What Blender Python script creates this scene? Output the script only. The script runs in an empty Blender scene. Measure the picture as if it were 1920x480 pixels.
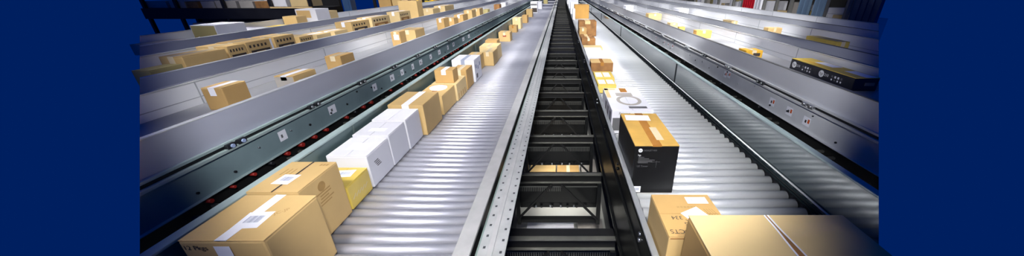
import bpy, bmesh, math, random
from mathutils import Vector, Matrix
random.seed(7)
C = bpy.context.scene.collection
ZC = 3.4                      # camera height above the hall floor
PITCH = math.atan(266/600)
BED = ZC - 1.2                # roller bed height
# ------------------------------------------------------------------ camera
cd = bpy.data.cameras.new('camera'); cam = bpy.data.objects.new('camera', cd); C.objects.link(cam)
cam.location = (0, 0, ZC); cam.rotation_euler = (math.pi/2 - PITCH, 0, 0)
cd.sensor_fit = 'HORIZONTAL'; cd.sensor_width = 36; cd.lens = 600/1920*36
cd.shift_x = -(1052-960)/1920; cd.clip_start = 0.05; cd.clip_end = 200
bpy.context.scene.camera = cam
sc = bpy.context.scene
sc.view_settings.view_transform = 'Standard'
sc.view_settings.look = 'None'
# ------------------------------------------------------------------ materials
def lin(c):
    return tuple((v/255/12.92 if v/255 <= .04045 else ((v/255+.055)/1.055)**2.4) for v in c) + (1,)
def mat(name, rgb, rough=.6, metal=0, var=.12, scale=6, stretch=(1,1,1), bump=0, spec=.5, rvar=0):
    m = bpy.data.materials.new(name); m.use_nodes = True
    nt = m.node_tree; b = nt.nodes['Principled BSDF']
    b.inputs['Roughness'].default_value = rough; b.inputs['Metallic'].default_value = metal
    b.inputs['Specular IOR Level'].default_value = spec
    tc = nt.nodes.new('ShaderNodeTexCoord'); mp = nt.nodes.new('ShaderNodeMapping'); mp.inputs['Scale'].default_value = stretch
    nz = nt.nodes.new('ShaderNodeTexNoise'); nz.inputs['Scale'].default_value = scale; nz.inputs['Detail'].default_value = 5
    nt.links.new(tc.outputs['Object'], mp.inputs['Vector']); nt.links.new(mp.outputs['Vector'], nz.inputs['Vector'])
    cr = nt.nodes.new('ShaderNodeValToRGB'); col = lin(rgb)
    cr.color_ramp.elements[0].position = .3; cr.color_ramp.elements[1].position = .7
    cr.color_ramp.elements[0].color = tuple(max(0, v*(1-var)) for v in col[:3]) + (1,)
    cr.color_ramp.elements[1].color = tuple(min(1, v*(1+var)) for v in col[:3]) + (1,)
    nt.links.new(nz.outputs['Fac'], cr.inputs['Fac']); nt.links.new(cr.outputs['Color'], b.inputs['Base Color'])
    if rvar:
        mr = nt.nodes.new('ShaderNodeMapRange'); mr.inputs['To Min'].default_value = max(0.02, rough-rvar); mr.inputs['To Max'].default_value = rough+rvar
        nt.links.new(nz.outputs['Fac'], mr.inputs['Value']); nt.links.new(mr.outputs['Result'], b.inputs['Roughness'])
    if bump:
        bp = nt.nodes.new('ShaderNodeBump'); bp.inputs['Strength'].default_value = bump; bp.inputs['Distance'].default_value = .01
        nt.links.new(nz.outputs['Fac'], bp.inputs['Height']); nt.links.new(bp.outputs['Normal'], b.inputs['Normal'])
    return m
def slotted(name, rgb, hole, rows, pitch, slot, half, rough=.4, metal=.6):
    """sheet steel punched with rows of slots: rows = object-space x of each row"""
    m = mat(name, rgb, rough, metal, .1, 12); nt = m.node_tree; b = nt.nodes['Principled BSDF']
    tc = nt.nodes.new('ShaderNodeTexCoord'); sp = nt.nodes.new('ShaderNodeSeparateXYZ'); nt.links.new(tc.outputs['Object'], sp.inputs[0])
    def mth(op, a, bb=None):
        n = nt.nodes.new('ShaderNodeMath'); n.operation = op
        for i, v in enumerate((a, bb)):
            if v is None: continue
            if isinstance(v, (int, float)): n.inputs[i].default_value = v
            else: nt.links.new(v, n.inputs[i])
        return n.outputs[0]
    tot = None
    for x0, ph, pt in rows:
        fy = mth('FRACT', mth('ADD', mth('DIVIDE', sp.outputs['Y'], pitch*pt), ph))
        a = mth('LESS_THAN', fy, slot/pt)
        bx = mth('LESS_THAN', mth('ABSOLUTE', mth('SUBTRACT', sp.outputs['X'], x0)), half)
        k = mth('MULTIPLY', a, bx)
        tot = k if tot is None else mth('MAXIMUM', tot, k)
    src = b.inputs['Base Color'].links[0].from_socket
    mx = nt.nodes.new('ShaderNodeMix'); mx.data_type = 'RGBA'
    nt.links.new(tot, mx.inputs['Factor']); nt.links.new(src, mx.inputs['A']); mx.inputs['B'].default_value = lin(hole)
    nt.links.new(mx.outputs['Result'], b.inputs['Base Color'])
    nt.links.new(mth('MULTIPLY', mth('SUBTRACT', 1, tot), metal), b.inputs['Metallic'])
    return m
M = dict(
 roller=mat('zinc_roller', (182,183,193), .44, .6, .10, 9, (.6,3,3), rvar=.06),
 rollerb=mat('bright_zinc_roller', (220,223,226), .36, .5, .06, 9, (.6,3,3)),
 axle=mat('dark_axle', (40,42,46), .5, .5),
 rail=mat('galvanised_rail', (176,176,176), .45, .25, .10, 9),
 teal=mat('teal_grey_paint', (124,144,148), .45, .05, .10, 5),
 tealdark=mat('green_grey_channel', (120,136,132), .45, .3, .12, 8),
 guardteal=mat('teal_lane_guard', (92,112,112), .38, .2, .08, 5),
 sheet=mat('lavender_sheet', (172,175,189), .45, .1, .06, 2, (1,.4,1)),
 sheetr=mat('light_sheet', (204,206,212), .45, .1, .06, 2, (1,.4,1)),
 white=mat('white_panel', (240,241,243), .45, .05, .06, 2, (1,.5,1)),
 framew=mat('light_grey_frame', (208,210,213), .45, .05, .08, 5),
 lip=mat('bright_edge', (214,216,216), .35, .3, .06, 8),
 liptop=mat('pale_teal_edge', (172,190,188), .38, .2, .06, 8),
 dark=mat('black_steel', (14,16,17), .38, .1, .3, 6),
 black=mat('matt_black', (10,10,11), .6, 0, .3, 6),
 girder=mat('black_girder', (30,31,29), .33, .3, .3, 4, (1,.5,1)),
 girderlip=mat('worn_steel_lip', (168,172,174), .36, .5, .2, 8, (1,.3,1)),
 mirror=mat('polished_dark_steel', (62,76,80), .12, .2, .06, 3, (1,.4,1)),
 beam=mat('grey_flange', (104,104,98), .45, .4, .2, 8),
 bed=mat('slider_bed', (168,169,172), .42, .3, .06, 3, (1,.3,1)),
 red=mat('red_plastic', (150,34,26), .5),
 orange=mat('orange_sticker', (214,96,40), .5),
 blue=mat('bluish_lens', (150,166,200), .4),
 kraft=mat('kraft_board', (200,168,112), .75, 0, .06, 5, (1,1,1), .03),
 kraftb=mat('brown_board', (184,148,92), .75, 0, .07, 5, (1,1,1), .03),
 kraftc=mat('orange_board', (194,146,74), .75, 0, .07, 5, (1,1,1), .03),
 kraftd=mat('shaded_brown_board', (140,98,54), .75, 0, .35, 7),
 manila=mat('manila_board', (208,182,132), .75, 0, .05, 5),
 yellow=mat('yellow_board', (212,184,88), .6, 0, .07, 8),
 yelwrap=mat('yellow_film', (214,186,84), .3, 0, .07, 8),
 goldtop=mat('gold_top_board', (206,164,84), .55, 0, .12, 8),
 gold=mat('gold_board', (214,166,50), .55, 0, .08, 8),
 wcard=mat('white_board', (224,224,230), .6, 0, .03, 6),
 joint=mat('joint_grey', (176,178,182), .5, 0, .05, 5),
 bluecard=mat('pale_blue_board', (176,206,214), .6, 0, .05, 6),
 gcard=mat('grey_board', (170,164,156), .7, 0, .06, 6),
 bcard=mat('black_board', (12,12,14), .42, 0, .2, 6),
 ncard=mat('navy_black_board', (8,12,28), .4, 0, .2, 6),
 olive=mat('olive_board', (158,146,98), .75, 0, .06, 5),
 tape=mat('clear_tape', (222,206,172), .22, 0, .06, 10),
 btape=mat('brown_tape', (176,122,56), .25, 0, .1, 10),
 paper=mat('label_paper', (240,241,248), .6, 0, .02, 8),
 ink=mat('printed_ink', (54,46,42), .7, 0, .1, 20),
 bink=mat('bluegrey_ink', (150,158,180), .7, 0, .1, 20),
 kink=mat('faded_ink', (166,132,78), .75, 0, .1, 20),
 wink=mat('white_ink', (225,226,228), .6, 0, .03, 20),
 gink=mat('grey_ink', (98,98,100), .6, 0, .06, 20),
 floor=mat('dark_concrete', (62,60,60), .6, 0, .2, 1.2),
 wall=mat('pale_wall', (140,138,128), .8, 0, .04, 1),
 ceil=mat('ceiling_white', (225,226,228), .9, 0, .03, 1),
 rackblk=mat('rack_black', (24,24,28), .5, .2, .25, 4),
 rackgry=mat('rack_grey', (128,128,124), .5, .3, .12, 4),
 rackyel=mat('rack_yellow', (222,186,44), .5, 0, .08, 4),
 rackred=mat('red_paint', (196,22,40), .45, 0, .08, 4),
 rackblu=mat('blue_grey_sheet', (122,148,172), .5, .1, .10, 4, (1,6,.3)),
 colblu=mat('blue_paint', (46,74,112), .5, 0, .1, 4),
 wood=mat('shelf_wood', (206,176,124), .7, 0, .12, 5, (1,4,4)),
 lowbelt=mat('pale_belt', (196,196,188), .6, 0, .05, 4),
 steel=mat('bright_bolt', (190,192,196), .3, .9, .05, 10),
)
M['mirror'].node_tree.nodes['Principled BSDF'].inputs['IOR'].default_value = 2.2
M['perf'] = slotted('perforated_steel', (176,178,180), (40,44,46), [(-.0335,0,1), (.036,.4,1)], .078, .20, .0075)
M['perfchan'] = slotted('perforated_channel', (126,142,138), (62,74,72), [(-.012,.2,1)], .078, .25, .006, .45, .3)
# ------------------------------------------------------------------ mesh helpers
KL, KR, CC = 1.317, .993, .32     # how far sideways the modelled part of the hall reaches
def newbm(): return bmesh.new()
def box(bm, x0, x1, y0, y1, z0, z1, mi=0, bev=0):
    x0, x1 = min(x0,x1), max(x0,x1); y0, y1 = min(y0,y1), max(y0,y1); z0, z1 = min(z0,z1), max(z0,z1)
    r = bmesh.ops.create_cube(bm, size=1, matrix=Matrix.Translation(((x0+x1)/2,(y0+y1)/2,(z0+z1)/2)) @ Matrix.Diagonal((x1-x0,y1-y0,z1-z0,1)))
    vs = r['verts']; fs = {f for v in vs for f in v.link_faces}
    for f in fs: f.material_index = mi
    if bev:
        es = {e for v in vs for e in v.link_edges}
        bmesh.ops.bevel(bm, geom=list(es), offset=bev, segments=2, affect='EDGES', profile=.6)
def cyl(bm, p0, p1, r, seg=12, mi=0, caps=True, smooth=True):
    p0, p1 = Vector(p0), Vector(p1); d = p1-p0
    q = d.to_track_quat('Z', 'Y').to_matrix().to_4x4()
    R = bmesh.ops.create_cone(bm, cap_ends=caps, segments=seg, radius1=r, radius2=r, depth=d.length, matrix=Matrix.Translation((p0+p1)/2) @ q)
    for f in {f for v in R['verts'] for f in v.link_faces}:
        f.material_index = mi; f.smooth = smooth and len(f.verts) == 4
def bar(bm, p0, p1, w, h):
    p0, p1 = Vector(p0), Vector(p1); d = p1-p0
    q = d.to_track_quat('Z', 'Y').to_matrix().to_4x4()
    bmesh.ops.create_cube(bm, size=1, matrix=Matrix.Translation((p0+p1)/2) @ q @ Matrix.Diagonal((w,h,d.length,1)))
def quad(bm, o, r, u, w, h, mi=0):
    """flat rectangle centred at o, spanned by unit vectors r and u"""
    o, r, u = Vector(o), Vector(r), Vector(u)
    vs = [bm.verts.new(o + r*a*w/2 + u*b*h/2) for a, b in ((-1,-1),(1,-1),(1,1),(-1,1))]
    f = bm.faces.new(vs); f.material_index = mi
def trim_ends(bm):
    """the hall is modelled only as far sideways as the photograph shows it"""
    for n in (Vector((1, KL*.914, -KL*.405)), Vector((-1, KR*.914, -KR*.405))):
        g = bm.verts[:] + bm.edges[:] + bm.faces[:]
        if not g: return
        bmesh.ops.bisect_plane(bm, geom=g, plane_co=(0, 0, ZC), plane_no=n, clear_inner=True)
        es = [e for e in bm.edges if e.is_boundary]
        if es: bmesh.ops.holes_fill(bm, edges=es, sides=0)
def obj(name, bm, m, parent=None, clip=False):
    if clip: trim_ends(bm)
    if not bm.verts: bm.free(); return None
    me = bpy.data.meshes.new(name); 
    if parent is not None: bmesh.ops.translate(bm, vec=-Vector(world_loc(parent)), verts=bm.verts)
    bm.to_mesh(me); bm.free()
    for x in (m if isinstance(m, (list, tuple)) else [m]): me.materials.append(M[x])
    o = bpy.data.objects.new(name, me); C.objects.link(o)
    if parent is not None: o.parent = parent
    return o
def world_loc(o):
    v = Vector(o.location)
    while o.parent is not None: o = o.parent; v += Vector(o.location)
    return v
def tag(o, label, cat, group=None, kind=None):
    o['label'] = label; o['category'] = cat
    if group: o['group'] = group
    if kind: o['kind'] = kind
    return o
def thing(name, label, cat, loc, group=None):
    o = bpy.data.objects.new(name, None); C.objects.link(o); o.location = loc; o.empty_display_size = .1
    return tag(o, label, cat, group)
def struct(name, bm, m, clip=False):
    o = obj(name, bm, m, None, clip); o['kind'] = 'structure'; return o
def text(s, name, o, r, u, size, m, parent, align='CENTER', label=None):
    cu = bpy.data.curves.new(name, 'FONT'); cu.body = s; cu.size = size; cu.align_x = align; cu.align_y = 'CENTER'; cu.resolution_u = 3
    t = bpy.data.objects.new(name, cu); C.objects.link(t)
    dg = bpy.context.evaluated_depsgraph_get(); me = bpy.data.meshes.new_from_object(t.evaluated_get(dg))
    bpy.data.objects.remove(t); bpy.data.curves.remove(cu)
    r, u = Vector(r).normalized(), Vector(u).normalized(); n = r.cross(u)
    mx = Matrix((r, u, n)).transposed().to_4x4(); mx.translation = Vector(o) - world_loc(parent)
    me.transform(mx); me.materials.clear(); me.materials.append(M[m]); me.name = name
    ob = bpy.data.objects.new(name, me); C.objects.link(ob); ob.parent = parent
    if label: ob['label'] = label
    return ob
Y1 = 33.5
X3 = (1,0,0); Y3 = (0,1,0); Z3 = (0,0,1)
# ------------------------------------------------------------------ cartons
def carton(label, x0, x1, y0, y1, zb, zt, m='kraft', seam='y', tape='tape', flaps=True, name='carton', group=None, cat='box', tapew=.05, bev=.005, gap=.004, side='same', drop=.07):
    t = thing(name, label, cat, ((x0+x1)/2, (y0+y1)/2, zb), group)
    fl = .005 if flaps else 0
    b = newbm(); box(b, x0, x1, y0, y1, zb+.001, zt-fl, 0, bev if (x1-x0) > .08 else .002)
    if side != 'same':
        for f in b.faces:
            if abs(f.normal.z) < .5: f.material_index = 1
    obj('carton_body', b, [m] if side == 'same' else [m, side], t)
    if flaps:
        cx, cy = (x0+x1)/2, (y0+y1)/2
        for s in (-1, 1):
            b = newbm()
            if seam == 'y': box(b, *( (x0+.001, cx-gap/2) if s < 0 else (cx+gap/2, x1-.001)), y0+.001, y1-.001, zt-.005, zt, 0, .0015)
            else: box(b, x0+.001, x1-.001, *((y0+.001, cy-gap/2) if s < 0 else (cy+gap/2, y1-.001)), zt-.005, zt, 0, .0015)
            obj('top_flap', b, m, t)
    if tape:
        b = newbm(); cx, cy = (x0+x1)/2, (y0+y1)/2; w = min(tapew, .3*min(x1-x0, y1-y0)); dr = min(drop, (zt-zb)*.35); e = .0012
        if seam == 'y':
            box(b, cx-w/2, cx+w/2, y0-e, y1+e, zt, zt+e); box(b, cx-w/2, cx+w/2, y0-e, y0, zt-dr, zt+e); box(b, cx-w/2, cx+w/2, y1, y1+e, zt-dr, zt+e)
        else:
            box(b, x0-e, x1+e, cy-w/2, cy+w/2, zt, zt+e); box(b, x0-e, x0, cy-w/2, cy+w/2, zt-dr, zt+e); box(b, x1, x1+e, cy-w/2, cy+w/2, zt-dr, zt+e)
        obj('packing_tape', b, tape, t)
    return t
def paper(t, o, r, u, w, h, lines=True, ang=0, ink='bink', name='shipping_label'):
    r, u = Vector(r), Vector(u); n = r.cross(u); a = math.radians(ang)
    r2 = r*math.cos(a) + u*math.sin(a); u2 = u*math.cos(a) - r*math.sin(a); o = Vector(o)
    b = newbm(); quad(b, o + n*.002, r2, u2, w, h); p = obj(name, b, 'paper', t)
    if lines:
        b = newbm(); N = 12
        for i in range(N):
            ww = w*.6/N*random.uniform(.35,.8); quad(b, o + n*.0026 + r2*(-.3+.6*(i+.5)/N)*w + u2*h*.04, r2, u2, ww, h*.42)
        obj('barcode', b, ink, p)
    return p
# ------------------------------------------------------------------ roller conveyors
def roller_mesh(x0, x1, r):
    b = newbm(); cyl(b, (x0+.012,0,0), (x1-.012,0,0), r, 20); cyl(b, (x0-.012,0,0), (x0+.013,0,0), r*.45, 8, 1); cyl(b, (x1-.013,0,0), (x1+.02,0,0), r*.45, 8, 1)
    me = bpy.data.meshes.new('roller'); b.to_mesh(me); b.free(); me.materials.append(M['roller']); me.materials.append(M['axle']); return me
def rollers(t, x0, x1, r, pitch, ystart, rm='roller'):
    me = roller_mesh(x0, x1, r); me.materials[0] = M[rm]; L = Vector(t.location)
    for i in range(100):
        o = bpy.data.objects.new('roller', me); C.objects.link(o); o.parent = t; o.location = Vector((0, ystart+i*pitch, BED-r)) - Vector((L.x, L.y, L.z))
    b = newbm(); y = ystart + 100*pitch
    while y < Y1-.1:
        cyl(b, (x0+.012,y,BED-r), (x1-.012,y,BED-r), r, 10); y += pitch
    o = obj('far_roller_bed', b, rm, t); o['kind'] = 'stuff'
def legs(t, xs, ys, ztop, w=.06, m='dark'):
    for y in ys:
        for x in xs:
            b = newbm(); box(b, x-w/2, x+w/2, y-w/2, y+w/2, 0, ztop); box(b, x-w, x+w, y-w, y+w, 0, .012); obj('leg', b, m, t, True)
YS = .35
# --- lane with the perforated rail
t = thing('roller_conveyor', 'grey roller conveyor with a perforated steel rail along the dark central gap', 'conveyor', (-.95, 1, 0))
rollers(t, -1.46, -.515, .03, .07, YS+.05)
b = newbm(); box(b, -.512, -.43, YS, Y1, BED+.03, BED+.05, 0, .004); box(b, -.512, -.505, YS, Y1, BED-.12, BED+.03); obj('roller_edge_strip', b, 'rail', t)
b = newbm(); box(b, -.424, -.385, YS, Y1, BED-.03, BED-.01); obj('wiring_channel', b, 'perfchan', t)
o = None
b = newbm(); box(b, -.39, -.262, YS, Y1, BED+.052, BED+.062); box(b, -.39, -.386, YS, Y1, BED-.05, BED+.052); 
# object-space x of the slot rows is measured from the thing's base
for f in b.faces: f.material_index = 0
box(b, -.345, -.318, YS, Y1, BED+.062, BED+.070, 1, .003)
perf_shift = -.326 + .95
M['perf'] = slotted('perforated_side_rail', (172,174,174), (52,56,58), [(-.366+.95,0,1), (-.283+.95,.4,1)], .078, .20, .006, .45, .3)
obj('perforated_rail', b, ['perf','rail'], t)
b = newbm(); box(b, -.50, -.47, YS, Y1, BED-.7, BED-.05); obj('side_channel', b, 'dark', t)
b = newbm(); box(b, -1.512, -1.5, YS, Y1, BED-.12, BED+.295); obj('lane_guard', b, 'guardteal', t, True)
b = newbm(); box(b, -1.535, -1.485, YS, Y1, BED+.295, BED+.308, 0, .004); obj('guard_lip', b, 'liptop', t, True)
b = newbm(); box(b, -1.5, -.47, YS, Y1, BED-.22, BED-.20); obj('under_pan', b, 'black', t)
for k in range(26):
    y = 1.2 + k*.9
    b = newbm(); box(b, -1.499, -1.494, y, y+.012, BED-.1, BED+.295); obj('guard_seam', b, 'tealdark', t, True)
legs(t, (-1.44, -.74), [1.82+.885*2*k for k in range(12)], BED-.2)
# --- lane with the black girder
t = thing('roller_conveyor', 'silver roller conveyor with a black girder side and dark polished guard', 'conveyor', (.95, 1, 0))
rollers(t, .47, 1.452, .034, .087, YS+.05, 'rollerb')
b = newbm(); box(b, .418, .428, YS, Y1, BED-.5, BED+.09); box(b, .403, .418, YS, Y1, BED-.5, BED-.47); box(b, .405, .418, YS, Y1, BED-.12, BED-.10); box(b, .407, .418, YS, Y1, BED+.05, BED+.065); obj('girder_web', b, 'girder', t)
b = newbm(); box(b, .405, .437, YS, Y1, BED+.09, BED+.104, 0, .004); obj('girder_lip', b, 'girderlip', t)
for k in range(14):
    y = 1.3 + k*.72
    for z in (BED+.02, BED-.02):
        b = newbm(); cyl(b, (.418,y,z), (.404,y,z), .011, 8); obj('girder_bolt', b, 'steel' if k % 3 == 0 else 'dark', t)
b = newbm(); box(b, 1.454, 1.464, YS, Y1, BED-.06, BED-.006); obj('drive_chain', b, 'axle', t, True)
bk = newbm(); box(bk, .938, .962, .987, 1.013, -.018, .018); o0 = obj('roller_bracket', bk, 'axle', t)
for i in range(60):
    o = o0 if i == 0 else o0.copy()
    if i: C.objects.link(o)
    o.location = Vector((1.444, YS+.05+(i+5)*.087+.025, BED-.012)) - Vector(t.location); 
b = newbm(); cyl(b, (1.468, YS, BED+.05), (1.468, Y1, BED+.05), .006, 8); obj('guide_rod', b, 'lip', t, True)
b = newbm(); cyl(b, (1.470, YS, BED+.012), (1.470, Y1, BED+.012), .004, 8); obj('guide_rod', b, 'axle', t, True)
b = newbm(); box(b, 1.478, 1.49, YS, Y1, BED-.12, BED+.298); obj('polished_guard', b, 'mirror', t, True)
b = newbm(); box(b, 1.470, 1.512, YS, Y1, BED+.298, BED+.312, 0, .004); obj('guard_lip', b, 'liptop', t, True)
for y in (4.06, 8.2, 12.4, 16.6):
    b = newbm(); box(b, 1.470, 1.4775, y, y+.012, BED-.02, BED+.298); obj('guard_post', b, 'axle', t, True)
b = newbm(); box(b, .43, 1.478, YS, Y1, BED-.22, BED-.20); obj('under_pan', b, 'black', t)
legs(t, (.76, 1.44), [1.82+.885*2*k for k in range(12)], BED-.2)
# ------------------------------------------------------------------ trough conveyors beside the lanes
IDL = random.Random(3)
def z(h): return ZC - h
def tinted(side, a, b_): return a if side < 0 else b_
LEFTN = {'A': 'trough conveyor with teal-grey bolted frame next to the perforated-rail lane',
         'B': 'middle trough conveyor carrying long printed cartons behind the lavender guard',
         'C': 'outermost trough conveyor in front of the black racking'}
RIGHTN = {'A': 'trough conveyor with pale frame next to the dark polished guard',
          'B': 'middle white trough conveyor with few flat cartons on it',
          'C': 'outermost pale trough conveyor in front of the grey storage rack'}
def trough(side, k, xg, hguard, xb, hbed, hback, hframe=None):
    s = side; lab = (LEFTN if s < 0 else RIGHTN)[k]
    t = thing('trough_conveyor', lab, 'conveyor', (s*(xg+xb)/2, 3, 0))
    sh = tinted(s, 'sheet', 'sheetr')
    top = hframe if hframe else hbed+.05
    b = newbm(); box(b, s*xg, s*(xg+.012), YS, Y1, z(top), z(hguard+.006)); obj('sheet_guard', b, sh, t, True)
    b = newbm(); box(b, s*(xg-.004), s*(xg+.026), YS, Y1, z(hguard+.006), z(hguard), 0, .003); obj('guard_lip', b, tinted(s, 'lip', 'rackgry'), t, True)
    b = newbm(); box(b, s*(xg+.012), s*xb, YS, Y1, z(hbed)-.03, z(hbed)); obj('slider_bed', b, 'bed', t, True)
    b = newbm(); box(b, s*xb, s*(xb+.014), YS, Y1, z(hbed+.08), z(hback)); obj('back_panel', b, 'white', t, True)
    b = newbm(); box(b, s*(xb-.012), s*(xb+.026), YS, Y1, z(hback)-.012, z(hback), 0, .003); obj('panel_lip', b, 'lip', t, True)
    # faint guide line on the back panel and its joints
    b = newbm(); box(b, s*(xb-.002), s*xb, YS, Y1, z(hbed)+.05, z(hbed)+.055); obj('guide_strip', b, 'joint', t, True)
    for i in range(12):
        y = 2.2 + i*1.35
        b = newbm(); box(b, s*(xb-.003), s*xb, y, y+.008, z(hbed), z(hback)-.012); obj('panel_joint', b, 'joint', t, True)
    if hframe:
        fr = tinted(s, 'teal', 'framew'); hb = 1.0
        b = newbm(); box(b, s*(xg-.004), s*(xg+.02), YS, Y1, z(hb), z(hframe+.012)); obj('side_frame', b, fr, t, True)
        b = newbm(); box(b, s*(xg-.022), s*(xg+.02), YS, Y1, z(hb)-.006, z(hb), 0, .002); obj('frame_flange', b, tinted(s, 'liptop', 'lip'), t, True)
        b = newbm(); box(b, s*(xg-.03), s*xg, YS, Y1, z(hframe+.018), z(hframe), 0, .003); obj('side_rail', b, tinted(s,'liptop','lip'), t, True)
        b = newbm(); box(b, s*(xg-.012), s*xg, YS, Y1, z(hframe), z(hframe-.018)); obj('rail_groove', b, 'dark', t, True)
        b = newbm(); box(b, s*(xg-.018), s*xg, YS, Y1, z(hframe-.018), z(hframe-.032), 0, .002); obj('upper_rail', b, tinted(s,'liptop','lip'), t, True)
        # photo-eye clips along the groove
        for i in range(26):
            y = 1.55 + i*.62
            if -s*0 + (y*.914+CC)*(KL if s < 0 else KR) < xg+.05: continue
            b = newbm()
            for dy in (0, .065):
                box(b, s*(xg-.036), s*(xg-.010), y+dy, y+dy+.05, z(hframe+.004), z(hframe-.024), 0, .004)
            o = obj('sensor_clip', b, 'steel' if (s > 0 and i % 2) else 'axle', t)
            for dy in (.025, .09):
                b = newbm(); cyl(b, (s*(xg-.044), y+dy, z(hframe-.010)), (s*(xg-.034), y+dy, z(hframe-.010)), .011, 10)
                obj('clip_lens', b, 'blue' if (s < 0 and i == 0) else 'steel', o)
        # bolts in the frame
        ys = []
        y = 1.35
        while y < 9: ys.append(y); y += random.uniform(.16, .3)
        for y in ys:
            if (y*.914+CC)*(KL if s < 0 else KR) < xg+.05: continue
            hh = random.choice((.87, .90, .93, .96))
            b = newbm(); cyl(b, (s*(xg-.004), y, z(hh)), (s*(xg-.012), y, z(hh)), random.choice((.005,.007,.008)), 8)
            obj('frame_bolt', b, random.choice(('axle','axle','steel')), t)
        # stickers
        for y, hh, w in ((FRL if s < 0 else FRR)):
            w *= 1.25
            b = newbm(); quad(b, (s*(xg-.0048), y, z(hh)), (0,1,0), (0,0,1), w, .068); st = obj('frame_sticker', b, 'paper', t)
            b = newbm(); quad(b, (s*(xg-.0056), y+.008*s, z(hh)-.002), (0,1,0), (0,0,1), w*.22, .022); obj('sticker_mark', b, 'gink' if s < 0 else 'ink', st)
            if s > 0:
                b = newbm(); quad(b, (s*(xg-.0056), y-w*.27, z(hh)+.006), (0,1,0), (0,0,1), w*.26, .03); obj('sticker_mark', b, 'orange', st)
        # red idler wheels and tie bars under the frame, seen in the slot between conveyors
        for i in range(50):
            y = 1.25 + i*.13
            if (y*.914+CC)*(KL if s < 0 else KR) < xg+.05 or (s > 0 and i % 3) or IDL.random() < .35: continue
            b = newbm(); cyl(b, (s*(xg-.02), y, z(1.03)), (s*(xg+.02), y, z(1.03)), IDL.uniform(.008,.017), 12); obj('idler_wheel', b, 'red' if (s < 0 and IDL.random() < .8) else 'axle', t)
        for i in range(16):
            y = 1.3 + i*.62
            if (y*.914+CC)*(KL if s < 0 else KR) < xg+.1: continue
            for dy in (0, .10):
                b = newbm(); box(b, s*1.515, s*(xg+.1), y+dy, y+dy+.02, z(1.09), z(1.075)); obj('tie_bar', b, 'beam', t)
        b = newbm(); box(b, s*(xg+.03), s*(xg+.05), YS, Y1, z(1.9), z(1.0)); obj('skirt', b, 'black', t, True)
    legs(t, (s*(xg+.05), s*(xb-.05)), [3.2+2.655*k for k in range(8)], z(hbed)-.03)
    return t
FRL = [(1.92,.905,.05), (2.42,.91,.07), (3.06,.915,.06), (3.42,.915,.07), (3.66,.915,.06), (3.95,.915,.05), (4.2,.915,.08), (4.55,.915,.06), (4.9,.915,.08), (5.3,.915,.05), (5.6,.915,.08), (6.2,.915,.1), (6.6,.915,.1)]
FRR = [(2.22,.93,.06), (2.42,.925,.06), (2.65,.925,.06), (3.45,.89,.05), (3.53,.905,.05), (5.4,.91,.07), (5.62,.92,.05), (5.85,.92,.05), (6.4,.92,.06)]
for s in (-1, 1):
    trough(s, 'A', 1.85, .615, 2.6, .78, .61, .815)
    trough(s, 'B', 2.95, .589, 3.7, .75, .564)
    trough(s, 'C', 4.0, .519, 4.75, .70, .511)
# ------------------------------------------------------------------ trusses across the dark gap and the lower belt
ORD = ['nearest','second nearest','third nearest','fourth nearest','fifth nearest','sixth nearest','seventh nearest','eighth nearest','ninth nearest','tenth nearest','eleventh nearest','twelfth nearest','thirteenth nearest','fourteenth nearest','fifteenth nearest','sixteenth nearest','seventeenth nearest','eighteenth nearest','nineteenth nearest','twentieth nearest','twenty-first','twenty-second','twenty-third','twenty-fourth','twenty-fifth','twenty-sixth','twenty-seventh','twenty-eighth','twenty-ninth','thirtieth','thirty-first','thirty-second','thirty-third','farthest']
for i in range(34):
    y = 1.83 + .885*i
    t = thing('cross_truss', 'black steel cross truss bridging the dark central gap, %s of its row' % ORD[i], 'truss', (0, y, z(2.3)), 'cross trusses in the central gap')
    b = newbm(); box(b, -.468, .402, y-.02, y+(.022 if i < 6 else .004), z(1.712), z(1.70), 0, .003); obj('top_flange', b, 'beam', t)
    b = newbm(); box(b, -.468, .402, y+.023, y+(.12 if i == 0 else .045 if i < 8 else .5), z(1.74), z(1.715)); obj('blackout_plate', b, 'black', t)  # black plate added to hide the lit belt and keep the gap dark
    b = newbm(); box(b, -.468, .402, y, y+.012, z(1.79), z(1.712)); obj('beam_web', b, 'black', t)
    b = newbm(); box(b, -.468, .402, y-.022, y+.012, z(1.80), z(1.79), 0, .003); obj('bottom_flange', b, 'beam' if i < 4 else 'dark', t)
    if i < 12:
        b = newbm(); box(b, -.468, .402, y+.07, y+.10, z(2.10), z(1.741)); d = obj('cable_duct', b, 'dark', t)
        b = newbm()
        for k in range(44):
            x = -.42 + k*.0185
            if (i == 1 and k > 22): break
            box(b, x, x+.006, y+.066, y+.0699, z(1.955), z(1.905))
        box(b, -.44, .38, y+.06, y+.0699, z(1.90), z(1.892))
        obj('duct_comb', b, 'rackgry', d)
        b = newbm(); bar(b, (-.09, y-.035, z(1.80)), (-.44, y-.035, z(2.22)), .02, .02); obj('brace', b, 'black', t)
        b = newbm(); bar(b, (.0, y-.035, z(1.80)), (.38, y-.035, z(2.24)), .02, .02); obj('brace', b, 'black', t)
        for x in (-.44, .385):
            b = newbm(); box(b, x-.02, x+.02, y-.04, y, z(2.3), z(1.80)); obj('post', b, 'dark', t)
        b = newbm(); box(b, -.46, .40, y-.01, y+.05, z(2.3), z(2.26)); obj('bottom_chord', b, 'black', t)
        b = newbm()
        for k in range(7):
            x = -.3 + k*.095 + random.uniform(-.02,.02); cyl(b, (x, y+.05, z(2.14)), (x, y+.08, z(2.14)), .014, 8)
        box(b, -.46, .4, y+.08, y+.1, z(2.17), z(2.11)); obj('connector_strip', b, ['dark'], t)
        if i < 6:
            for k in range(5):
                x = -.25 + k*.13 + random.uniform(-.03,.03)
                b = newbm(); cyl(b, (x, y+.06, z(2.125)), (x, y+.04, z(2.14)), .010, 8); obj('connector', b, 'steel', t)
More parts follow.
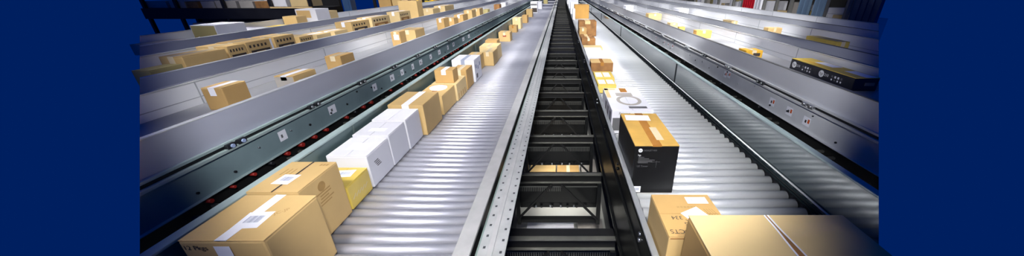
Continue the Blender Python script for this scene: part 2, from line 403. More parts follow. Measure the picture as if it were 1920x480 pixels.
t = thing('lower_belt_conveyor', 'pale belt conveyor running on the lower level beneath the central gap', 'conveyor', (0, 3, 0))
b = newbm(); box(b, -.55, .55, .8, 22, z(2.78), z(2.74)); obj('belt', b, 'lowbelt', t)
for s in (-1, 1):
    b = newbm(); box(b, s*.55, s*.60, .8, 22, z(2.9), z(2.70)); obj('belt_side', b, 'rackgry', t)
legs(t, (-.5, .5), [1.2+3*k for k in range(7)], z(2.78))
zl = z(2.74)
# (central slots) cartons on the lower belt
carton('tan carton on the lower belt, seen under the second truss, leftmost of three', -.46, -.08, 4.02, 4.5, zl, zl+.26, 'kraft', 'x', 'btape')
carton('brown carton on the lower belt between the tan carton and the grey tote', -.06, .27, 4.02, 4.5, zl, zl+.24, 'kraftb', 'y', 'tape')
carton('pale grey box on the lower belt beside the girder side', .31, .54, 4.05, 4.5, zl, zl+.19, 'gcard', 'y', None)
carton('brown carton on the lower belt deep behind the third truss', -.38, -.05, 5.75, 6.15, zl, zl+.2, 'kraftb', 'y', 'tape')
carton('white box on the lower belt behind the third truss', -.03, .40, 5.7, 6.15, zl, zl+.2, 'wcard', 'y', None)
carton('long white box lying on the lower belt under the nearest trusses', -.40, .15, 2.75, 3.15, zl, zl+.16, 'wcard', 'x', None)
carton('grey carton on the lower belt next to the nearest long white box', .2, .5, 2.8, 3.15, zl, zl+.12, 'gcard', 'y', None)
carton('small white box far down the lower belt', -.3, .2, 9.8, 10.3, zl, zl+.3, 'wcard', 'y', None)
carton('small tan carton far down the lower belt', -.35, .1, 14.0, 14.6, zl, zl+.3, 'manila', 'y', None)
# ------------------------------------------------------------------ cartons on the perforated-rail lane
B0 = BED
t = carton('large brown carton marked 12 Pkgs, nearest on the lane with the perforated rail', -1.42, -1.10, .912, 1.195, B0, z(.86), 'kraft', 'y', 'paper', tapew=.045, drop=.001, bev=.008)
text('12 Pkgs', 'printed_text', (-1.412, .9105, z(.86)-.035), X3, Z3, .030, 'ink', t, 'LEFT')
text('JC-JP', 'printed_text', (-1.165, 1.08, z(.86)+.0006), (.75,.66,0), (-.66,.75,0), .026, 'kink', t)
paper(t, (-1.235, 1.025, z(.86)), X3, Y3, .10, .10, True, 4)
b = newbm(); quad(b, (-1.265, .9095, z(.86)-.06), X3, Z3, .06, .07); obj('tape_end', b, 'paper', t)
t = carton('tall brown carton with dark open seam, pressed behind the 12 Pkgs carton', -1.452, -1.212, 1.225, 1.505, B0, z(.866), 'kraft', 'y', None, gap=.008, bev=.004)
b = newbm(); quad(b, (-1.332, 1.365, z(.866)+.0008), X3, Y3, .009, .278); obj('open_seam', b, 'ink', t)
paper(t, (-1.345, 1.33, z(.866)), X3, Y3, .085, .085, True, -3)
for k in range(5):
    b = newbm(); quad(b, (-1.2112, 1.36+.012*(k%2), z(.955)-k*.016), Y3, Z3, .10-.02*(k%3), .007); obj('printed_line', b, 'kink', t)
b = newbm(); cyl(b, (-1.2125,1.36,z(.925)), (-1.2113,1.36,z(.925)), .026, 20); obj('printed_emblem', b, 'kink', t)
for k in range(3):
    b = newbm(); quad(b, (-1.41+k*.022, 1.40, z(.866)+.0008), (0,1,0), (-1,0,0), .06, .006); obj('printed_line', b, 'kink', t)
    b = newbm(); quad(b, (-1.27+k*.016, 1.47, z(.866)+.0008), X3, Y3, .012, .02); obj('printed_mark', b, 'kink', t)
t = carton('low yellow carton in glossy film between the tall brown and white cartons', -1.44, -1.215, 1.52, 1.735, B0, z(1.04), 'yelwrap', 'y', None, bev=.008)
paper(t, (-1.31, 1.66, z(1.04)), X3, Y3, .10, .08, True, 6)
for k in range(5):
    b = newbm(); quad(b, (-1.2142, 1.56+.03*k, z(1.13)), (0,.8,.6), (0,-.6,.8), .04, .006); obj('printed_line', b, 'tape', t)
t = carton('white carton with a grey stamp on its side, first of three white ones', -1.468, -1.214, 1.75, 2.02, B0, z(.968), 'wcard', 'y', None, bev=.006)
paper(t, (-1.33, 1.88, z(.968)), X3, Y3, .13, .10, False)
for k in range(4):
    b = newbm(); quad(b, (-1.2130, 1.835+.008*k, z(1.045)-k*.013), (0,1,0), Z3, .05, .007); obj('printed_line', b, 'gink', t)
t = carton('white carton in the middle of the three white ones', -1.466, -1.212, 2.028, 2.275, B0, z(.955), 'wcard', 'y', None, bev=.006)
paper(t, (-1.33, 2.12, z(.955)), X3, Y3, .12, .06, False)
t = carton('white carton touching the brown carton, last of three white ones', -1.466, -1.205, 2.283, 2.535, B0, z(.945), 'wcard', 'y', None, bev=.006)
t = carton('tall brown carton with clear tape just past the three white cartons', -1.47, -1.17, 2.55, 2.93, B0, z(.92), 'kraft', 'y', 'paper', tapew=.06, side='kraft')
t = carton('long tan carton with a white cap of tape behind the tall taped carton', -1.45, -1.185, 3.03, 3.44, B0, z(1.0), 'kraft', 'y', 'btape')
b = newbm(); cyl(b, (-1.31,3.30,z(1.0)), (-1.31,3.30,z(1.0)+.012), .09, 24); obj('plastic_wrap', b, 'paper', t)
t = carton('tan carton carrying a small brown box near the teal lane guard', -1.45, -1.17, 3.46, 3.84, B0, z(1.0), 'manila', 'y', None)
for k in range(4):
    b = newbm(); box(b, -1.1697, -1.1685, 3.5+.08*k, 3.53+.08*k, z(1.18), z(1.12)); obj('printed_mark', b, 'kraftb', t)
t = carton('small brown box resting on top of the tan carton by the guard', -1.41, -1.205, 3.5, 3.68, z(1.0), z(.854), 'kraftb', 'y', 'paper')
t = carton('brown carton squeezed in front of the white cube-shaped carton', -1.36, -1.175, 3.9, 4.2, B0, z(.95), 'kraftb', 'y', 'tape')
t = carton('white cube-shaped carton with blue grey print on its side', -1.46, -1.16, 4.25, 4.62, B0, z(.90), 'wcard', 'y', 'bink')
for k in range(3):
    b = newbm(); quad(b, (-1.1592, 4.33+k*.1, z(1.0)-.03*(k%2)), Y3, Z3, .06, .05); obj('printed_mark', b, 'bink', t)
b = newbm(); quad(b, (-1.1592, 4.35, z(1.13)), Y3, Z3, .08, .06); obj('printed_mark', b, 'gink', t)
t = carton('slim tan carton against the guard, in front of the wide manila pair', -1.435, -1.25, 4.95, 5.2, B0, z(.967), 'kraft', 'y', 'tape')
t = carton('wide manila carton standing out from the guard, nearer of a pair', -1.29, -1.10, 5.22, 5.62, B0, z(.972), 'manila', 'y', 'tape', side='kraft')
t = carton('wide manila carton, farther of a pair, beyond the slim tan carton', -1.42, -1.11, 5.64, 6.05, B0, z(.96), 'manila', 'y', 'tape')
t = carton('thin brown box peeking over the manila pair', -1.42, -1.2, 6.12, 6.4, B0, z(.93), 'kraftb', 'y', None)
t = carton('single tan carton with a red print standing alone on the lane', -1.47, -1.2, 7.75, 8.1, B0, z(.992), 'kraft', 'y', 'tape')
b = newbm(); quad(b, (-1.33, 7.749, z(1.07)), X3, Z3, .08, .03); obj('printed_mark', b, 'red', t)
t = carton('brown carton with dark side stripes past the lone tan carton', -1.47, -1.25, 9.37, 9.7, B0, z(1.02), 'kraftb', 'y', 'btape')
t = carton('tall pale carton beyond the striped brown carton', -1.48, -1.23, 10.2, 10.7, B0, z(.89), 'manila', 'y', 'tape')
t = carton('brown carton tucked behind the tall pale carton', -1.38, -1.2, 11.9, 12.4, B0, z(.95), 'kraftb', 'y', None)
t = carton('tan carton far along the lane before the black and white carton', -1.47, -1.22, 14.3, 14.8, B0, z(.9), 'kraft', 'y', None)
t = carton('tall white carton with black lower print far along the lane', -1.48, -1.16, 16.6, 17.2, B0, z(.69), 'wcard', 'y', None)
b = newbm(); quad(b, (-1.30, 16.598, z(1.07)), X3, Z3, .26, .2); obj('printed_panel', b, 'ink', t)
b = newbm(); quad(b, (-1.32, 16.598, z(.82)), X3, Z3, .3, .08); obj('printed_panel', b, 'gink', t)
t = carton('white carton at the far end of the perforated-rail lane', -1.40, -1.1, 19.6, 20.2, B0, z(.8), 'wcard', 'y', None)
t = carton('dark carton at the far end of the perforated-rail lane', -1.3, -1.0, 25.5, 26.2, B0, z(.8), 'olive', 'y', None)
# ------------------------------------------------------------------ cartons on the black-girder lane
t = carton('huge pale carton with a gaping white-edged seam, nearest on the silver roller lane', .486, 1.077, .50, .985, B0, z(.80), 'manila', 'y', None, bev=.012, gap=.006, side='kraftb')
# the seam flaps bow open: two white torn edges
for sx, ang in ((-1, .0), (1, .0)):
    b = newbm(); N = 24
    prev = None
    cx = .7815
    for k in range(N+1):
        y = .505 + (.98-.505)*k/N; w = .003 + .007*max(0, math.sin(math.pi*min(1, max(0, (y-.62)/.30))))**1.5
        p = (cx + sx*w, y); row = [b.verts.new((p[0], p[1], z(.80)+.001)), b.verts.new((p[0]+sx*.003, p[1], z(.80)+.004)), b.verts.new((p[0]+sx*.007, p[1], z(.80)+.0012))]
        if prev:
            for q in (0, 1): b.faces.new((prev[q], prev[q+1], row[q+1], row[q]))
        prev = row
    obj('torn_edge', b, 'paper', t)
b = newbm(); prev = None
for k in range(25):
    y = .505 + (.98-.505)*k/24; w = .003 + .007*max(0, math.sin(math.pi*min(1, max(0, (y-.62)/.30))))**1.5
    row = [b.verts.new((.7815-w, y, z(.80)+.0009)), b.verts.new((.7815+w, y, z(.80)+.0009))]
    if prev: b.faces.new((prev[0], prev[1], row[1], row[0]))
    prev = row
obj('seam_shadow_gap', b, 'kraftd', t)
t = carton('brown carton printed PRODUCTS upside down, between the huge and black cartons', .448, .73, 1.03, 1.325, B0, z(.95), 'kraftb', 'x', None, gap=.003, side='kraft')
M_X, M_Y = (-1,0,0), (0,-1,0)
zt = z(.95)+.0008
text('PRODUCTS', 'printed_text', (.555, 1.062, zt), M_X, M_Y, .036, 'ink', t)
text('334', 'printed_text', (.520, 1.15, zt), M_X, M_Y, .034, 'ink', t)
text('US', 'printed_text', (.560, 1.108, zt), M_X, M_Y, .034, 'ink', t)
paper(t, (.655, 1.275, z(.95)), X3, Y3, .10, .05, True, 0)
paper(t, (.61, 1.165, z(.95)), X3, Y3, .10, .085, False, 28)
for k in range(4):
    b = newbm(); quad(b, (.575+k*.012, 1.115-.01*k, zt), (.7,-.7,0), (.7,.7,0), .06, .004); obj('printed_line', b, 'ink', t)
    b = newbm(); quad(b, (.67+k*.012, 1.19, zt), (.3,-.95,0), (.95,.3,0), .045, .005); obj('printed_line', b, 'kink', t)
for k in range(6):
    b = newbm(); quad(b, (.55+k*.016, 1.225, zt), X3, Y3, .012, .012); obj('printed_mark', b, 'kink', t)
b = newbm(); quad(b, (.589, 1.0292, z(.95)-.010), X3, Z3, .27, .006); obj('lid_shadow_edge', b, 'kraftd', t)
# black box with gold top
t = carton('tall black printer box with a gold taped top on the silver rollers', .438, .703, 1.69, 2.21, B0, z(.862), 'goldtop', 'y', 'btape', tapew=.055, drop=.008, side='bcard', bev=.004)
zt = z(.862); yf = 1.6892
b = newbm(); cyl(b, (.474, yf+.0004, zt-.034), (.474, yf-.0004, zt-.034), .0125, 28); lg = obj('round_logo', b, 'wink', t); lg['label'] = 'white round logo'
text('hp', 'logo_letters', (.474, yf-.0008, zt-.033), X3, (.2,0,1), .018, 'ink', lg)
text('DESKJET 450', 'printed_text', (.492, yf, zt-.034), X3, Z3, .0145, 'gink', t, 'LEFT')
text('hp', 'printed_text', (.462, yf, zt-.066), X3, Z3, .018, 'wink', t, 'LEFT')
for k, (w, x) in enumerate(((.035,0), (.065,0), (.10,0), (.085,0), (.06,0))):
    b = newbm(); quad(b, (.466+w/2, yf, zt-.080-k*.0095), X3, Z3, w, .0035); obj('printed_line', b, 'gink', t)
text('LE Toner', 'printed_text', (.462, yf, zt-.142), X3, Z3, .018, 'gink', t, 'LEFT')
b = newbm(); quad(b, (.53, yf, zt-.112), X3, Z3, .14, .0015); quad(b, (.578, yf, zt-.128), X3, Z3, .0012, .05); obj('printed_line', b, 'gink', t)
paper(t, (.475, 1.6895, z(1.17)), X3, Z3, .05, .045, True)
paper(t, (.545, 2.12, z(.862)), X3, Y3, .17, .10, False, -3)
b = newbm(); box(b, .585, .63, 1.76, 1.95, z(.862)+.0013, z(.862)+.003); obj('tape_wrinkle', b, 'tape', t)
# white illustrated box
t = carton('white box with a large grey ring picture on top, behind the black box', .44, .80, 2.585, 3.24, B0, z(.98), 'wcard', 'y', None, bev=.004)
b = newbm(); zt = z(.98)+.0007
for k in range(36):
    a0, a1 = 2*math.pi*k/36, 2*math.pi*(k+1)/36
    vs = [b.verts.new((.635+.115*r_*math.cos(a), 2.85+.14*r_*math.sin(a), zt)) for a, r_ in ((a0,.72),(a0,1),(a1,1),(a1,.72))]
    b.faces.new(vs)
obj('printed_ring', b, 'gcard', t)
b = newbm(); quad(b, (.62, 3.03, zt), X3, Y3, .16, .10); obj('printed_panel', b, 'gcard', t)
b = newbm(); quad(b, (.68, 2.66, zt), X3, Y3, .16, .05); obj('printed_panel', b, 'gink', t)
b = newbm(); quad(b, (.465, 3.08, zt), X3, Y3, .04, .30); quad(b, (.5, 3.2, zt), X3, Y3, .12, .05); obj('printed_panel', b, 'manila', t)
b = newbm(); quad(b, (.635, 3.17, zt+.0003), X3, Y3, .07, .14); obj('brown_tape_patch', b, 'btape', t)
for k in range(3):
    b = newbm(); quad(b, (.4392, 2.68+.14*k, z(1.07)), (0,-1,0), Z3, .07, .10); obj('printed_panel', b, 'gink', t)
text('Printer', 'printed_text', (.55, 2.5842, z(.98)-.03), X3, Z3, .035, 'gink', t)
b = newbm(); quad(b, (.50, 2.5845, z(1.11)), X3, Z3, .10, .12); obj('printed_panel', b, 'gink', t)
# pair of yellow low boxes
for y0, y1, x1, lab in ((3.76,4.06,.672,'flat yellow box with white top labels, nearer of two by the girder'), (4.08,4.45,.70,'flat yellow box with white top labels, farther of two by the girder')):
    t = carton(lab, .45, x1, y0, y1, B0, z(1.10), 'yellow', 'y', None, bev=.004)
    for x in (.51, .615):
        paper(t, (x, (y0+y1)/2, z(1.10)), X3, Y3, .085, (y1-y0)*.62, False)
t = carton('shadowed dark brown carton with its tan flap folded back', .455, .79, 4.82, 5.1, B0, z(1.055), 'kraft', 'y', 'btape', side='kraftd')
t = carton('flat white box on the rollers behind the dark brown carton, nearer one', .46, .80, 5.25, 5.95, B0, z(1.13), 'wcard', 'x', None)
t = carton('flat white box on the rollers behind the dark brown carton, farther one', .46, .78, 6.0, 6.5, B0, z(1.12), 'wcard', 'x', None)
t = carton('flat pinkish carton lying in front of the brown tape-topped carton', .47, .85, 6.62, 6.95, B0, z(1.15), 'manila', 'x', None)
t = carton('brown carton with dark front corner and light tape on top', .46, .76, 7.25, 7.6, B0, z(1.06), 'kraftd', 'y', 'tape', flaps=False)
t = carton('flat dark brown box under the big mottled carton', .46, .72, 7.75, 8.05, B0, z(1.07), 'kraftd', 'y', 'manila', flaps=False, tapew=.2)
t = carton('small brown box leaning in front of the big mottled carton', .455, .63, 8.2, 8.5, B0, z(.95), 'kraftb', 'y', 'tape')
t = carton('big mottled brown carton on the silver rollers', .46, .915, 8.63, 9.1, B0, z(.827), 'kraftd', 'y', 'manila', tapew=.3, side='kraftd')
t = carton('large plain orange-brown carton behind the big mottled one', .54, 1.12, 13.6, 14.2, B0, z(.678), 'kraftc', 'y', None)
for k in range(4):
    t = carton(['white carton beside the plain orange-brown carton, nearest of four', 'white carton beyond the plain orange-brown carton, second of four', 'white carton far along the silver rollers, third of four', 'white carton at the far end of the silver rollers, last of four'][k], .45, (.54, .8, 1.0, 1.1)[k], (13.0, 16, 20, 25)[k], (13.5, 16.6, 20.6, 25.8)[k], B0, z((.8,.7,.72,.75)[k]), 'wcard', 'y', None, flaps=False)
# ------------------------------------------------------------------ parcels in the troughs
def parcel(label, xa, xb, ya, yb, zb, zt, m, tape='tape', side='same', name='carton', seam='y', flaps=True):
    return carton(label, min(xa,xb), max(xa,xb), ya, yb, zb, zt, m, seam, tape, flaps, name, bev=.006, side=side)
zA, zB, zCb = z(.78), z(.75), z(.70)
t = parcel('brown parcel with white top, nearest in the trough behind the lavender guard', -2.27, -2.41, 2.06, 2.24, zA, z(.622), 'kraft', 'paper', 'kraftb')
t = parcel('brown parcel with grey-white end, second in the trough behind the lavender guard', -2.20, -2.36, 2.57, 2.83, zA, z(.676), 'kraft', 'paper', 'kraft')
b = newbm(); quad(b, (-2.28, 2.5688, z(.73)), X3, Z3, .152, .094); obj('end_label', b, 'gcard', t)
b = newbm(); quad(b, (-2.1985, 2.66, z(.745)), Y3, Z3, .10, .05); obj('side_label', b, 'paper', t)
parcel('small brown parcel, third in the trough behind the lavender guard', -2.2, -2.36, 3.2, 3.42, zA, z(.64), 'kraftb', 'tape')
t = parcel('upright brown parcel with a white side label, fourth in that trough', -2.2, -2.32, 4.5, 4.68, zA, z(.57), 'kraftb', 'tape')
b = newbm(); quad(b, (-2.25, 4.498, z(.64)), X3, Z3, .07, .07); obj('end_label', b, 'paper', t)
parcel('long tan parcel, fifth in the trough behind the lavender guard', -2.18, -2.42, 4.95, 5.3, zA, z(.60), 'kraft', 'tape')
parcel('brown parcel, sixth in the trough, beyond the long tan parcel', -2.2, -2.34, 6.3, 6.6, zA, z(.555), 'kraftb', 'paper')
parcel('small brown parcel, seventh in the trough behind the lavender guard', -2.2, -2.34, 6.9, 7.2, zA, z(.60), 'kraftb', 'tape')
parcel('brown parcel with a bright white top, eighth in that trough', -2.18, -2.38, 7.5, 7.9, zA, z(.585), 'kraftb', 'paper')
parcel('tan parcel, ninth in that trough, near the far guard', -2.18, -2.38, 8.3, 8.7, zA, z(.54), 'kraft', 'tape')
parcel('tan parcel, tenth in that trough, near the far guard', -2.18, -2.38, 9.1, 9.5, zA, z(.55), 'kraft', 'tape')
parcel('small olive parcel, eleventh in that trough', -2.2, -2.34, 10.2, 10.5, zA, z(.64), 'olive', None, flaps=False)
parcel('dark brown parcel far along that trough, twelfth one', -2.2, -2.4, 12.2, 12.6, zA, z(.6), 'kraftd', None, flaps=False)
parcel('white parcel farthest along that trough, last one', -2.2, -2.4, 13.6, 14.2, zA, z(.6), 'wcard', None, flaps=False)
# middle trough: long printed cartons
def printed(t, x, ya, yb, zb, zt_, dark='ink'):
    L = yb-ya; H = zt_-zb
    b = newbm(); quad(b, (x+.0008, (ya+yb)/2+L*.02, zb+H*.50), Y3, Z3, L*.80, H*.24); p = obj('printed_panel', b, dark, t)
    b = newbm(); quad(b, (x+.0014, (ya+yb)/2+L*.02, zb+H*.50), Y3, Z3, L*.4, H*.07); obj('printed_line', b, 'kraft', p)
    for q in range(5):
        b = newbm(); quad(b, (x+.0008, ya+L*(.14+.16*q), zb+H*.80), Y3, Z3, L*.08, H*.12); obj('printed_mark', b, 'ink', t)
parcel('long plain olive-tan carton, nearest in the middle trough', -3.2, -3.34, 2.45, 2.69, zB, z(.60), 'olive', None)
parcel('plain tan carton next to the long olive one in the middle trough', -3.2, -3.4, 2.71, 3.09, zB, z(.545), 'kraft', 'tape')
t = parcel('tan carton with dark printed panels, third in the middle trough', -3.2, -3.5, 3.11, 3.30, zB, z(.53), 'kraft', 'tape'); printed(t, -3.2, 3.11, 3.30, zB, z(.53))
t = parcel('long tan carton with dark printed panels and white end, fourth in middle trough', -3.2, -3.5, 3.31, 3.62, zB, z(.525), 'kraft', 'tape'); printed(t, -3.2, 3.31, 3.60, zB, z(.525))
b = newbm(); box(b, -3.1995, -3.197, 3.60, 3.622, zB+.005, z(.525)); obj('end_label', b, 'paper', t)
t = parcel('tan carton with two dark panels, fifth in the middle trough', -3.2, -3.45, 3.66, 3.95, zB, z(.52), 'kraft', 'tape'); printed(t, -3.2, 3.66, 3.95, zB, z(.52))
t = parcel('low tan printed carton, sixth in the middle trough', -3.2, -3.45, 4.02, 4.25, zB, z(.57), 'kraft', 'tape'); printed(t, -3.2, 4.02, 4.25, zB, z(.57))
parcel('pale low carton, seventh in the middle trough', -3.2, -3.45, 4.32, 4.6, zB, z(.585), 'manila', 'paper')
parcel('pale flat carton, eighth in the middle trough', -3.2, -3.45, 4.68, 4.98, zB, z(.585), 'manila', 'paper')
t = parcel('brown carton with dark panels, ninth in the middle trough', -3.2, -3.45, 5.1, 5.6, zB, z(.505), 'kraft', 'paper'); printed(t, -3.2, 5.1, 5.55, zB, z(.505))
t = parcel('brown carton with dark panels and pale end, tenth in the middle trough', -3.2, -3.45, 5.68, 6.3, zB, z(.49), 'manila', 'paper'); printed(t, -3.2, 5.68, 6.25, zB, z(.49), 'kraftd')
t = parcel('tan carton with dark panels in front of the big tan cube', -3.2, -3.45, 6.7, 7.2, zB, z(.47), 'manila', 'paper'); printed(t, -3.2, 6.7, 7.15, zB, z(.47), 'kraftd')
parcel('big tan cube carton rising above the middle trough', -3.2, -3.62, 7.6, 7.9, zB, z(.30), 'kraft', None)
parcel('small cream carton right after the big tan cube', -3.2, -3.5, 8.5, 9.0, zB, z(.52), 'manila', 'tape')
parcel('cream flat carton last in the middle trough', -3.2, -3.5, 9.4, 10.2, zB, z(.5), 'manila', 'paper')
# outermost trough
parcel('large carton with olive front and white side in the outermost trough', -4.4, -4.72, 4.24, 4.66, zCb, z(.455), 'wcard', None, 'wcard')
t = [o for o in C.objects if o.get('label','').startswith('large carton with olive front')][0]
b = newbm(); quad(b, (-4.56, 4.238, z(.58)), X3, Z3, .30, .235); obj('olive_front', b, 'olive', t)
b = newbm(); quad(b, (-4.66, 4.236, z(.64)), (.95,0,.3), (-.3,0,.95), .06, .08); obj('front_label', b, 'paper', t)
parcel('pale blue-grey carton nearest the edge of the outermost trough', -4.3, -4.7, 3.55, 3.95, zCb, z(.58), 'gcard', None)
parcel('low white carton behind the large olive-fronted one', -4.35, -4.7, 4.75, 5.0, zCb, z(.56), 'wcard', None)
parcel('flat yellow-tan carton in the outermost trough', -4.3, -4.68, 5.05, 5.55, zCb, z(.585), 'yellow', None)
parcel('brown carton before the tall white one in the outermost trough', -4.45, -4.68, 5.66, 5.9, zCb, z(.466), 'kraft', None)
t = parcel('tall white carton with tan front in the outermost trough', -4.3, -4.66, 5.95, 6.3, zCb, z(.37), 'wcard', None)
b = newbm(); quad(b, (-4.52, 5.948, z(.45)), X3, Z3, .24, .12); obj('tan_front', b, 'kraft', t)
parcel('small cream carton after the tall white one in the outermost trough', -4.38, -4.58, 6.36, 6.65, zCb, z(.43), 'manila', None)
# pale-frame side
parcel('tan parcel far along the trough past the pale frame', 2.2, 2.53, 8.5, 8.8, zA, z(.638), 'kraft', 'tape')
parcel('white parcel with a dark spot farthest in the trough past the pale frame', 2.15, 2.4, 11.3, 11.8, zA, z(.6), 'wcard', None)
parcel('cream low parcel between tan and lime parcels past the pale frame', 2.2, 2.36, 6.74, 6.95, zA, z(.68), 'manila', 'tape')
parcel('tiny lime-yellow parcel past the pale frame', 2.2, 2.31, 6.2, 6.3, zA, z(.695), 'yellow', None)
parcel('orange-tan parcel midway along the trough past the pale frame', 2.2, 2.45, 5.38, 5.52, zA, z(.66), 'kraftc', 'tape')
t = parcel('gold-yellow flat parcel with dark print past the pale frame', 2.15, 2.35, 3.76, 3.93, zA, z(.685), 'gold', 'tape')
b = newbm(); quad(b, (2.28, 3.758, z(.73)), X3, Z3, .08, .035); obj('printed_mark', b, 'ink', t)
t = parcel('long flat black box with white round logos past the pale frame', 2.35, 2.55, 2.495, 3.265, zA, z(.669), 'yellow', None, 'ncard')
for y0 in (3.205, 2.84):
    xx = 2.3492
    b = newbm(); cyl(b, (xx+.0004, y0, z(.722)), (xx-.0004, y0, z(.722)), .030, 28); lg = obj('round_logo', b, 'wink', t); lg['label'] = 'white round logo'
    text('hp', 'logo_letters', (xx-.0008, y0, z(.720)), (0,-1,0), (0,-.15,1), .042, 'ink', lg)
    text('210', 'printed_text', (xx, y0-.036, z(.722)), (0,-1,0), Z3, .032, 'wink', t, 'LEFT')
    for q in range(4):
        for w, zz in ((.018, .715), (.014, .742)):
            b = newbm(); quad(b, (xx, y0-.125-q*.033, z(zz)), (0,-1,0), Z3, w, w); obj('pictogram', b, 'wink' if (q+int(w*1000)) % 3 else 'gink', t)
b = newbm(); quad(b, (2.40, 3.05, z(.669)+.001), X3, Y3, .04, .25); obj('orange_stripe', b, 'gold', t)
for yy in (2.6, 2.95):
    paper(t, (2.48, yy, z(.669)), X3, Y3, .10, .22, False)
b = newbm(); box(b, 2.44, 2.52, 2.492, 2.494, z(.735), z(.71)); obj('printed_panel', b, 'gink', t)
parcel('small cream parcel on the middle white trough, farther of three', 3.2, 3.32, 6.3, 6.65, zB, z(.60), 'manila', 'tape')
parcel('yellow-tan parcel on the middle white trough, second of three', 3.2, 3.42, 5.14, 5.26, zB, z(.59), 'kraft', 'tape')
parcel('flat yellow parcel nearest on the middle white trough', 3.2, 3.35, 3.79, 4.3, zB, z(.59), 'yellow', 'tape')
parcel('white parcel far along the middle white trough', 3.2, 3.45, 9.2, 9.7, zB, z(.56), 'wcard', None)
# ------------------------------------------------------------------ black racking behind the outermost trough
def rack(name, label, cat, x0, x1, y0, y1, shelves, uprights, m, shelfm, ztop):
    t = thing(name, label, cat, ((x0+x1)/2, (y0+y1)/2, 0))
    for x in uprights:
        for y in (y0+.04, y1-.04):
            b = newbm(); box(b, x-.035, x+.035, y-.035, y+.035, 0, ztop); box(b, x-.06, x+.06, y-.06, y+.06, 0, .01); obj('upright', b, m, t)
    for za, zb in shelves:
        b = newbm(); box(b, x0, x1, y0, y1, za, zb, 0, .01); obj('shelf', b, shelfm, t)
    return t
RY = 9.4
t = rack('storage_rack', 'long black storage rack behind the outermost trough at the picture edge', 'rack', -11.6, -6.85, RY, RY+1.3, [(2.56,2.84), (1.2,1.3)], (-11.5,-10.6,-9.3,-8.0,-6.9), 'rackblk', 'rackblk', 4.4)
b = newbm(); box(b, -11.6, -6.85, RY+1.28, RY+1.31, 0, 4.4); obj('back_sheet', b, 'rackblk', t)  # black sheet stands in for the shade inside the rack
b = newbm(); box(b, -8.0, -6.85, RY-.02, RY+.02, 2.84, 2.88); obj('shelf_edge', b, 'wood', t)
x = -12.35; k = 0
WORDS = ['grey','mauve-grey','taupe','pale brown','blue-grey','cream','white','tan','pinkish','beige','light grey','ash','sand','off-white','straw','buff']
x = -11.5
while x < -7.0:
    w = random.uniform(.28, .62); hh = random.uniform(.13,.15) if x < -8.1 else random.uniform(.28,.42)
    mm = (['gcard','gcard','kraftd','gcard'][k%4]) if x < -8.1 else ['manila','wcard','wcard','manila','kraft'][k%5]
    nm = WORDS[k % 16]
    carton('%s carton on the black storage rack shelf, %s along the row' % ({'gcard':'grey','kraftd':'brown','manila':'cream','wcard':'white','kraft':'tan'}[mm], ['first','second','third','fourth','fifth','sixth','seventh','eighth','ninth','tenth','eleventh','twelfth','thirteenth','fourteenth','fifteenth','sixteenth','seventeenth','eighteenth'][k]), x, min(x+w,-6.9), RY+.1, RY+.7, 2.84+(.04 if x > -8.0 else 0), 2.88+hh, mm, 'y', None, False, group='cartons on the black rack shelf')
    x += w + random.uniform(.03,.12); k += 1
for k, (xa, w, mm, nm) in enumerate(((-9.2,.45,'wcard','white'), (-8.6,.4,'kraftc','orange-tan'), (-7.9,.4,'wcard','pale white'), (-10.4,.6,'gcard','grey'), (-7.4,.36,'kraft','tan'))):
    carton('%s carton on the low shelf inside the black storage rack' % nm, xa, xa+w, RY+.05, RY+.6, 1.3, 2.45, mm, 'y', None, False)
for k, (xa, w_, mm, nm) in enumerate(((-11.3,.5,'wcard','white'), (-10.7,.45,'wcard','pale'), (-10.1,.4,'bluecard','light blue'), (-9.6,.25,'wcard','narrow white'), (-9.25,.4,'bluecard','pale blue'), (-8.75,.5,'wcard','wide white'))):
    carton('%s carton at the back of the black storage rack shelf, behind the grey row' % nm, xa, xa+w_, RY+.75, RY+1.2, 2.84, 3.25+.05*(k%3), mm, 'y', None, False)
# second, further shelving with wooden decks
t = rack('storage_rack', 'wooden-decked storage rack beyond the blue column', 'rack', -6.2, -4.87, 11.2, 12.4, [(2.66,2.72), (1.4,1.46)], (-6.1,-4.95), 'rackblk', 'wood', 4.4)
b = newbm(); box(b, -6.2, -4.87, 11.25, 11.3, 1.9, 2.62); obj('shelf_shade_panel', b, 'rackblk', t)  # black panel stands in for the shadow below the shelf
for k, (xa, w, mm, nm) in enumerate(((-6.0,.4,'kraftb','brown'), (-5.56,.28,'kraft','tan'), (-5.25,.24,'manila','cream'))):
    carton('%s carton on the wooden-decked storage rack' % nm, xa, xa+w, 11.3, 11.9, 2.72, 3.15, mm, 'y', None, False)
b = newbm(); box(b, -6.62, -6.38, 10.4, 10.65, 0, 5); box(b, -6.7, -6.3, 10.32, 10.73, 0, .02); box(b, -6.56, -6.44, 10.39, 10.398, 0, 5)
tag(obj('steel_column', b, 'colblu'), 'dark blue steel column beside the black storage rack', 'column')
